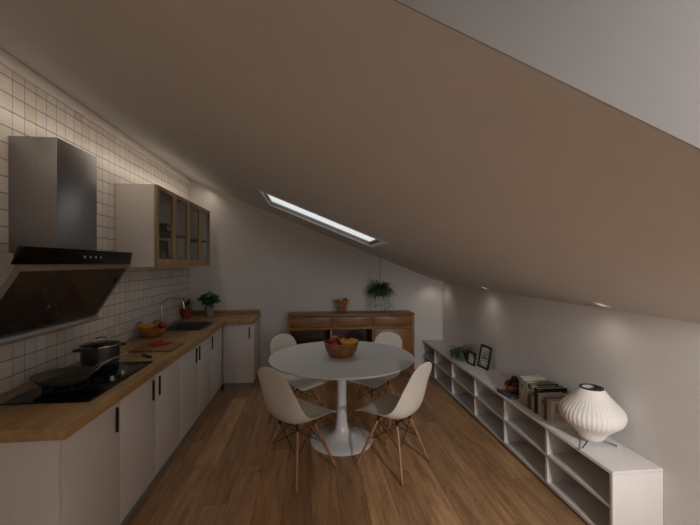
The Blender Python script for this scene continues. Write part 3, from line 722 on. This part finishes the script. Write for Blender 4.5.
# ------------------------------------------------------------------ shell chairs
def catmull(P, n):
    out = []
    for i in range(n+1):
        u = i/n*(len(P)-1); k = min(int(u), len(P)-2); f = u-k
        p0, p1, p2, p3 = P[max(k-1, 0)], P[k], P[k+1], P[min(k+2, len(P)-1)]
        out.append(tuple(.5*((2*b)+(-a+c)*f+(2*a-5*b+4*c-d)*f*f+(-a+3*b-3*c+d)*f**3) for a, b, c, d in zip(p0, p1, p2, p3)))
    return out
def make_chair(label, group):
    t = thing('shell_chair', label, 'chair', (0, 0, 0), 0, group)
    # y, z, half width, dish
    K = [(.240, .408, .212, .002), (.230, .427, .216, .004), (.185, .440, .220, .012), (.10, .434, .226, .034), (.0, .418, .228, .054), (-.085, .410, .228, .074), (-.148, .426, .228, .086),
         (-.192, .476, .225, .078), (-.218, .56, .211, .058), (-.238, .66, .192, .038), (-.256, .76, .170, .012), (-.272, .842, .150, .0)]
    D = catmull(K, 240); S = [0]
    for a, b in zip(D, D[1:]): S.append(S[-1]+math.hypot(a[0]-b[0], a[1]-b[1]))
    Lt = S[-1]
    def at(s):
        for i in range(len(S)-1):
            if S[i+1] >= s:
                f = (s-S[i])/max(1e-9, S[i+1]-S[i]); return [a+(b-a)*f for a, b in zip(D[i], D[i+1])]
        return list(D[-1])
    rows = [0, .004, .014, .03, .05, .075]+[.075+(Lt-.075-.10)*k/18 for k in range(1, 19)]+[Lt-.075, Lt-.055, Lt-.036, Lt-.02, Lt-.008, Lt-.002, Lt]
    NU = 16; m = MB(); grid = []
    for s in rows:
        y, z, hw, k = at(s); y1, z1 = at(min(Lt, s+.004))[:2]; y0, z0 = at(max(0, s-.004))[:2]
        ty, tz = y1-y0, z1-z0; l = math.hypot(ty, tz); ty /= l; tz /= l
        ny, nz = tz, -ty                       # points up over the seat, forward on the back
        if s < .065: rc = .065; hw = hw-rc+math.sqrt(max(0, rc*rc-(rc-s)**2))
        if Lt-s < .085: rc = .085; q = Lt-s; hw = hw-rc+math.sqrt(max(0, rc*rc-(rc-q)**2))
        row = []
        for i in range(NU+1):
            u = -1+2*i/NU; u = math.copysign(abs(u)**.9, u)
            o = k*abs(u)**2.6; bl = .010*(1-u*u)*max(0, 1-(Lt-s)/.10)
            row.append(m.b.verts.new((hw*u, y+ny*o-.1*bl, z+nz*o+bl)))
        grid.append(row)
    for a, b in zip(grid, grid[1:]):
        for i in range(NU): m.b.faces.new((a[i], a[i+1], b[i+1], b[i]))
    sh = m.build('seat_shell', M['chair'], t, w=False, ang=80)
    md = sh.modifiers.new('thick', 'SOLIDIFY'); md.thickness = .007; md.offset = 1
    md = sh.modifiers.new('smooth', 'SUBSURF'); md.levels = 1; md.render_levels = 2
    top = {}; foot = {}
    for sx in (-1, 1):
        for sy in (-1, 1):
            a = Vector((sx*.095, sy*.085-.01, .372)); b = Vector((sx*.208, sy*.208, .004)); top[sx, sy] = a; foot[sx, sy] = b
            P = [a.lerp(b, k/6) for k in range(7)]
            lg = MB().tube(P, [.0095, .011, .0118, .0118, .011, .0095, .008], 12).build('leg', M['legw'], t, w=False)
            MB().tube([b.lerp(a, .004)-Vector((0, 0, .0035)), b.lerp(a, .012)], .0084, 10).build('foot_glide', M['black'], lg, w=False)
            MB().tube([a+Vector((0, 0, .022)), a.lerp(b, .03)], .0115, 10).build('leg_socket', M['black'], lg, w=False)
    m = MB()
    for sx, sy in top:
        a = top[sx, sy]; m.tube([a+Vector((0, 0, .012)), Vector((a.x*.5, a.y*.5, .392))], .006, 8)
    m.tube([Vector((top[-1, 1].x*.9, top[-1, 1].y, .385)), Vector((top[1, 1].x*.9, top[1, 1].y, .385))], .005, 8).tube([Vector((top[-1, -1].x*.9, top[-1, -1].y, .385)), Vector((top[1, -1].x*.9, top[1, -1].y, .385))], .005, 8)
    m.build('mount', M['black'], t, w=False)
    for a, b in (((-1, -1), (1, -1)), ((1, -1), (1, 1)), ((1, 1), (-1, 1)), ((-1, 1), (-1, -1))):
        m = MB()
        for p, q in ((a, b), (b, a)):
            m.tube([top[p].lerp(foot[p], .03), top[q].lerp(foot[q], .46)], .0032, 6)
        m.build('wire_brace', M['black'], t, w=False)
    return t
G = 'white shell chairs round the table'
ch = make_chair('white shell chair on the hob side of the table, its back to the hob', G)
spots = [(-.100, 2.848, -45, None), (.652, 2.852, 45, 'white shell chair in front of the table on the low shelf side'),
         (-.117, 3.70, -135, 'white shell chair tucked behind the table on the worktop side'), (.66, 3.70, 135, 'white shell chair tucked behind the table beside the sideboard door')]
for i, (x, y, a, lab) in enumerate(spots):
    o = ch if i == 0 else copy_tree(ch)
    o.location = (x, y, 0); o.rotation_euler = (0, 0, math.radians(a))
    if lab: o['label'] = lab

# ------------------------------------------------------------------ low shelf along the right wall
LX0, LX1, LY0, LY1 = 1.666, XR-.002, 1.855, YB-.004
t = thing('low_bookcase', 'long low white open bookcase along the low wall', 'bookcase', ((LX0+LX1)/2, (LY0+LY1)/2, 0))
MB().box(LX0, LX1, LY0, LY1, SH-.022, SH, .002).build('top', M['shelf'], t)
MB().box(LX0+.004, LX1, LY0+.022, LY1-.022, .02, .04).build('bottom_shelf', M['shelf'], t)
MB().box(LX0+.02, LX1-.02, LY0+.03, LY1-.03, 0, .02).build('plinth', M['kick'], t)
MB().box(LX1-.008, LX1, LY0+.022, LY1-.022, .04, SH-.022).build('back_panel', M['shelf'], t)
ys = [LY0+.011, 2.434, 3.006, 3.586, 4.19, 4.80, LY1-.011]
for k in (0, 6): MB().box(LX0, LX1, ys[k]-.011, ys[k]+.011, 0, SH-.022, .0015).build('side_panel', M['shelf'], t)
for k in range(1, 6): MB().box(LX0+.003, LX1-.008, ys[k]-.01, ys[k]+.01, .04, SH-.022).build('divider', M['shelf'], t)
for k in range(6): MB().box(LX0+.003, LX1-.008, ys[k]+.0105, ys[k+1]-.0105, .222, .24).build('shelf', M['shelf'], t)

# lamp on the shelf
lc = (1.787, 2.155); Z0 = SH+.0005
t = thing('table_lamp', 'white pleated bubble lamp on wire legs on the low shelf', 'lamp', (*lc, Z0))
prof = [(.05, .035), (.066, .040), (.085, .060), (.102, .085), (.128, .112), (.165, .140), (.192, .165), (.205, .190), (.208, .215), (.200, .238), (.180, .262), (.152, .288), (.124, .315), (.100, .342), (.084, .362), (.076, .372)]
prof = [(p[0]*.88, p[1]*.97) for p in catmull(prof, 44)]
MB().lathe(prof, (*lc, Z0), 176, True, False, rib=lambda a, i: 1+.022*abs(math.sin(a*22))-.011).build('shade', M['shade'], t, ang=60)
MB().lathe([(.052, .361), (.068, .360), (.068, .366), (.052, .366)], (*lc, Z0), 48, False, False).build('top_ring', M['wire'], t)
MB().lathe([(.0, .10), (.028, .105), (.03, .16), (.02, .18), (.0, .185)], (*lc, Z0), 20, False, False).build('bulb', M['white'], t)
for k, ang in enumerate((-151, -25, 88)):
    a = math.radians(ang); c, s = math.cos(a), math.sin(a)
    P = [(lc[0]+.012*c, lc[1]+.012*s, Z0+.034), (lc[0]+.055*c, lc[1]+.055*s, Z0+.034), (lc[0]+.142*c, lc[1]+.142*s, Z0+.008)]
    lg = MB().tube(P, .0034, 8).build('leg', M['wire'], t)
    MB().sphere((P[2][0]+.003*c, P[2][1]+.003*s, Z0+.0068), .0066, u=12, v=8).build('foot_cap', M['fcap'], lg)

# books in a row between lamp and copper bowl
BK = [(.040, .216, .19, (168, 162, 156), 'tall pale grey book at the bowl end of the row'), (.030, .214, .20, (168, 160, 150), 'tall taupe book second from the bowl end of the row'),
      (.046, .206, .215, (160, 148, 130), 'beige book third from the bowl end of the row'), (.044, .200, .235, (84, 76, 58), 'dark olive book leaning in the middle of the row'),
      (.040, .188, .205, (172, 167, 157), 'pale cream book beside the black book'), (.046, .196, .24, (26, 25, 25), 'black book standing in the row on the shelf'),
      (.032, .168, .20, (178, 172, 164), 'short grey book beside the black book, towards the lamp'), (.036, .172, .235, (176, 170, 162), 'off-white book third from the lamp end of the row'),
      (.030, .164, .21, (112, 84, 74), 'reddish brown book second from the lamp end of the row'), (.044, .158, .205, (188, 178, 164), 'cream book with a framed cover at the lamp end of the row')]
y = 2.868
for k, (th, h, dp, rgb, lab) in enumerate(BK):
    x0 = 1.722+random.uniform(-.004, .004); y1, y0 = y, y-th; y = y0-.0022
    t = thing('book', lab.replace(' leaning', ' standing'), 'book', (x0, (y0+y1)/2, SH+.0005), 0, 'books on the low shelf')
    cm = plain('book_cover', rgb, 0.65, 0, .06, 30); z0 = SH+.0005; c = .003
    MB().box(x0, x0+dp, y0, y0+c, z0, z0+h).box(x0, x0+dp, y1-c, y1, z0, z0+h).box(x0, x0+c, y0+c, y1-c, z0, z0+h).build('cover', cm, t)
    MB().box(x0+c, x0+dp-.004, y0+c, y1-c, z0+.004, z0+h-.005).build('pages', M['page'], t)
    if k in (1, 3, 4, 7):
        MB().box(x0-.0006, x0, y0+.006, y1-.006, z0+h*.62, z0+h*.8).build('spine_label', plain('spine_label', tuple(min(255, int(v*.55)) for v in rgb) if k != 3 else (170, 160, 140), .6), t)
    if k == 9:
        MB().box(x0+.022, x0+dp-.02, y0-.0006, y0, z0+.016, z0+h-.018).build('cover_panel', plain('grey_cover_panel', (160, 154, 146), .6), t)
        MB().box(x0+.034, x0+dp-.03, y0-.0012, y0-.0006, z0+.075, z0+h-.026).build('cover_picture', plain('brown_cover_picture', (150, 122, 92), .6, 0, .25, 30), t)

# picture frames leaning near the wall
def frame(label, p0, p1, h, tilt, bw):
    a, b = Vector(p0), Vector(p1); wv = b-a; w = wv.length; rz = math.atan2(wv.y, wv.x)
    t = thing('picture_frame', label, 'picture frame', (a.x, a.y, SH+.0008), rz)
    # local x along the foot of the frame; +y points towards the wall side
    R = Matrix.Rotation(-tilt, 4, 'X')
    m = MB()
    for q in ((0, w, 0, .014, 0, bw), (0, w, 0, .014, h-bw, h), (0, bw, 0, .014, bw, h-bw), (w-bw, w, 0, .014, bw, h-bw)): m.box(*q, .001, 1, R)
    m.build('frame', M['black'], t, w=False)
    MB().box(bw, w-bw, .008, .012, bw, h-bw, mat=R).build('mat_board', M['vase'], t, w=False)
    mm = .06*w
    MB().box(bw+mm, w-bw-mm, .0072, .008, bw+mm, h-bw-mm, mat=R).build('photo', M['photo'], t, w=False)
    return t
frame('small black picture frame beside the trailing plant on the shelf', (1.792, 4.055), (1.816, 3.912), .145, .16, .014)
frame('large black picture frame leaning on the low wall above the shelf', (1.868, 3.943), (1.885, 3.735), .25, .2, .017)

# copper bowl of dark balls on a flat book, with a pen beside it
t = thing('flat_book', 'slate grey book lying flat under the copper bowl', 'book', (1.76, 3.03, SH+.0005), .12)
MB().box(-.085, .10, -.095, .095, .0, .004, .001).box(-.085, .10, -.095, .095, .018, .022, .001).box(-.085, -.081, -.095, .095, .004, .018).build('cover', M['blue'], t, w=False)
MB().box(-.081, .096, -.091, .091, .004, .018).build('pages', M['page'], t, w=False)
cb = (1.785, 3.045); CZ = SH+.0232
lathe_thing('copper_bowl', 'small copper bowl of dark balls on the flat book', 'bowl', [(0, .001), (.035, 0), (.04, .004), (.07, .03), (.088, .065), (.085, .066), (.066, .033), (.034, .007), (0, .006)], (*cb, CZ), M['copper'], None, 36)
for k, (dx, dy, dz, r, lab) in enumerate([(-.010, -.046, .066, .029, 'dark brown ball in the copper bowl, on the book row side'), (-.024, .040, .066, .029, 'dark brown ball in the copper bowl, on the plant side'), (.046, .004, .066, .029, 'dark brown ball in the copper bowl, on the wall side'), (.002, -.002, .108, .032, 'dark brown ball on top of the heap in the copper bowl')]):
    tag(MB().sphere((cb[0]+dx, cb[1]+dy, CZ+dz), r).build('decorative_ball', M['ball'], ang=80), lab, 'ball', 'dark balls in the copper bowl')
t = thing('pen', 'dark pen lying on the shelf beside the copper bowl', 'pen', (1.715, 3.16, SH+.0045), 1.9)
MB().tube([(-.065, 0, 0), (.055, 0, 0)], .004, 10).build('barrel', M['black'], t, w=False)
MB().tube([(.055, 0, 0), (.069, 0, -.001)], [.0038, .001], 10).build('tip', M['steel'], t, w=False)

# ------------------------------------------------------------------ recessed downlights along the low wall
def lamp(kind, name, loc, energy, col, parent=None, **kw):
    d = bpy.data.lights.new(name, kind); d.energy = energy; d.color = col
    for k, v in kw.items(): setattr(d, k, v)
    o = bpy.data.objects.new(name, d); COL.objects.link(o); o.location = loc
    return o
SA = math.atan(SL)
WARM = (1.0, .85, .71)
proto = None
DL = [(1.885, 3.80, 'ceiling downlight over the picture frames'), (1.885, 2.19, 'ceiling downlight over the pleated lamp'), (1.885, 5.15, 'ceiling downlight in the corner of the back wall')]
for k, (x, y, lab) in enumerate(DL):
    if proto is None:
        proto = thing('downlight', lab, 'downlight', (0, 0, 0), 0, 'downlights in the sloped ceiling')
        MB().lathe([(.034, -.004), (.05, -.004), (.052, -.0005), (.034, -.0005)], (0, 0, 0), 32, False, False).build('trim_ring', M['white'], proto, w=False)
        MB().lathe([(.0, -.002), (.034, -.002)], (0, 0, 0), 32, False, False).build('lens', M['lens'], proto, w=False)
        o = proto
    else:
        o = copy_tree(proto); o['label'] = lab
    o.location = (x, y, cz(x)); o.rotation_euler = (0, SA, 0)
    lamp('SPOT', 'downlight_bulb', (x-.10, y, cz(x)-.03), 1.2, WARM, spot_size=math.radians(160), spot_blend=1.0, shadow_soft_size=.05)
# light strip under the ceiling washing the tiled wall
o = lamp('AREA', 'wall_wash_strip', (-1.37, 3.0, cz(-1.37)-.035), 5.6, WARM, shape='RECTANGLE', size=.05, size_y=4.5)
o.rotation_euler = (0, math.radians(30), 0)
# added fill spot without fitting, brightens the low shelf end and wall
o = lamp('SPOT', 'bay_fill_spot', (1.43, -.25, 1.50), 168.0, (1.0, .98, .97), spot_size=math.radians(80), spot_blend=.75, shadow_soft_size=.10)
o.rotation_euler = (Vector((1.88, 1.85, .22))-o.location).to_track_quat('-Z', 'Y').to_euler()
# added unseen fill high in the tall bay, for floor bounce onto the ceiling
lamp('AREA', 'bay_bounce_fill', (1.5, -.15, HT-.06), 37.0, (1.0, .97, .95), shape='DISK', size=.5, spread=math.radians(120))
# daylight through the window behind the camera
o = lamp('AREA', 'window_daylight', ((WX0+WX1)/2, YF+.30, (WZ0+WZ1)/2), 3.0, (1.0, .97, .95), shape='RECTANGLE', size=WX1-WX0-.1, size_y=WZ1-WZ0-.15, spread=math.radians(115))
o.rotation_euler = (math.radians(62), 0, 0)

# ------------------------------------------------------------------ sky
w = bpy.data.worlds.new('sky'); SC.world = w; w.use_nodes = True
nt = w.node_tree; bg = nt.nodes['Background']; bg.inputs[0].default_value = (.95, .97, 1.0, 1); bg.inputs[1].default_value = 1.15

# ------------------------------------------------------------------ camera
cd = bpy.data.cameras.new('camera'); co = bpy.data.objects.new('camera', cd); COL.objects.link(co)
cd.sensor_fit = 'HORIZONTAL'; cd.sensor_width = 36.0; cd.lens = 364/700*36.0; cd.clip_start = .02
cd.shift_y = (263-262.5)/700
co.location = (0, 0, 1.6); co.rotation_euler = (PI/2, 0, -math.atan(39/364))
SC.camera = co
vs = SC.view_settings; vs.view_transform = 'Standard'; vs.look = 'None'; vs.exposure = 0.0; vs.gamma = 1.0; vs.use_curve_mapping = False
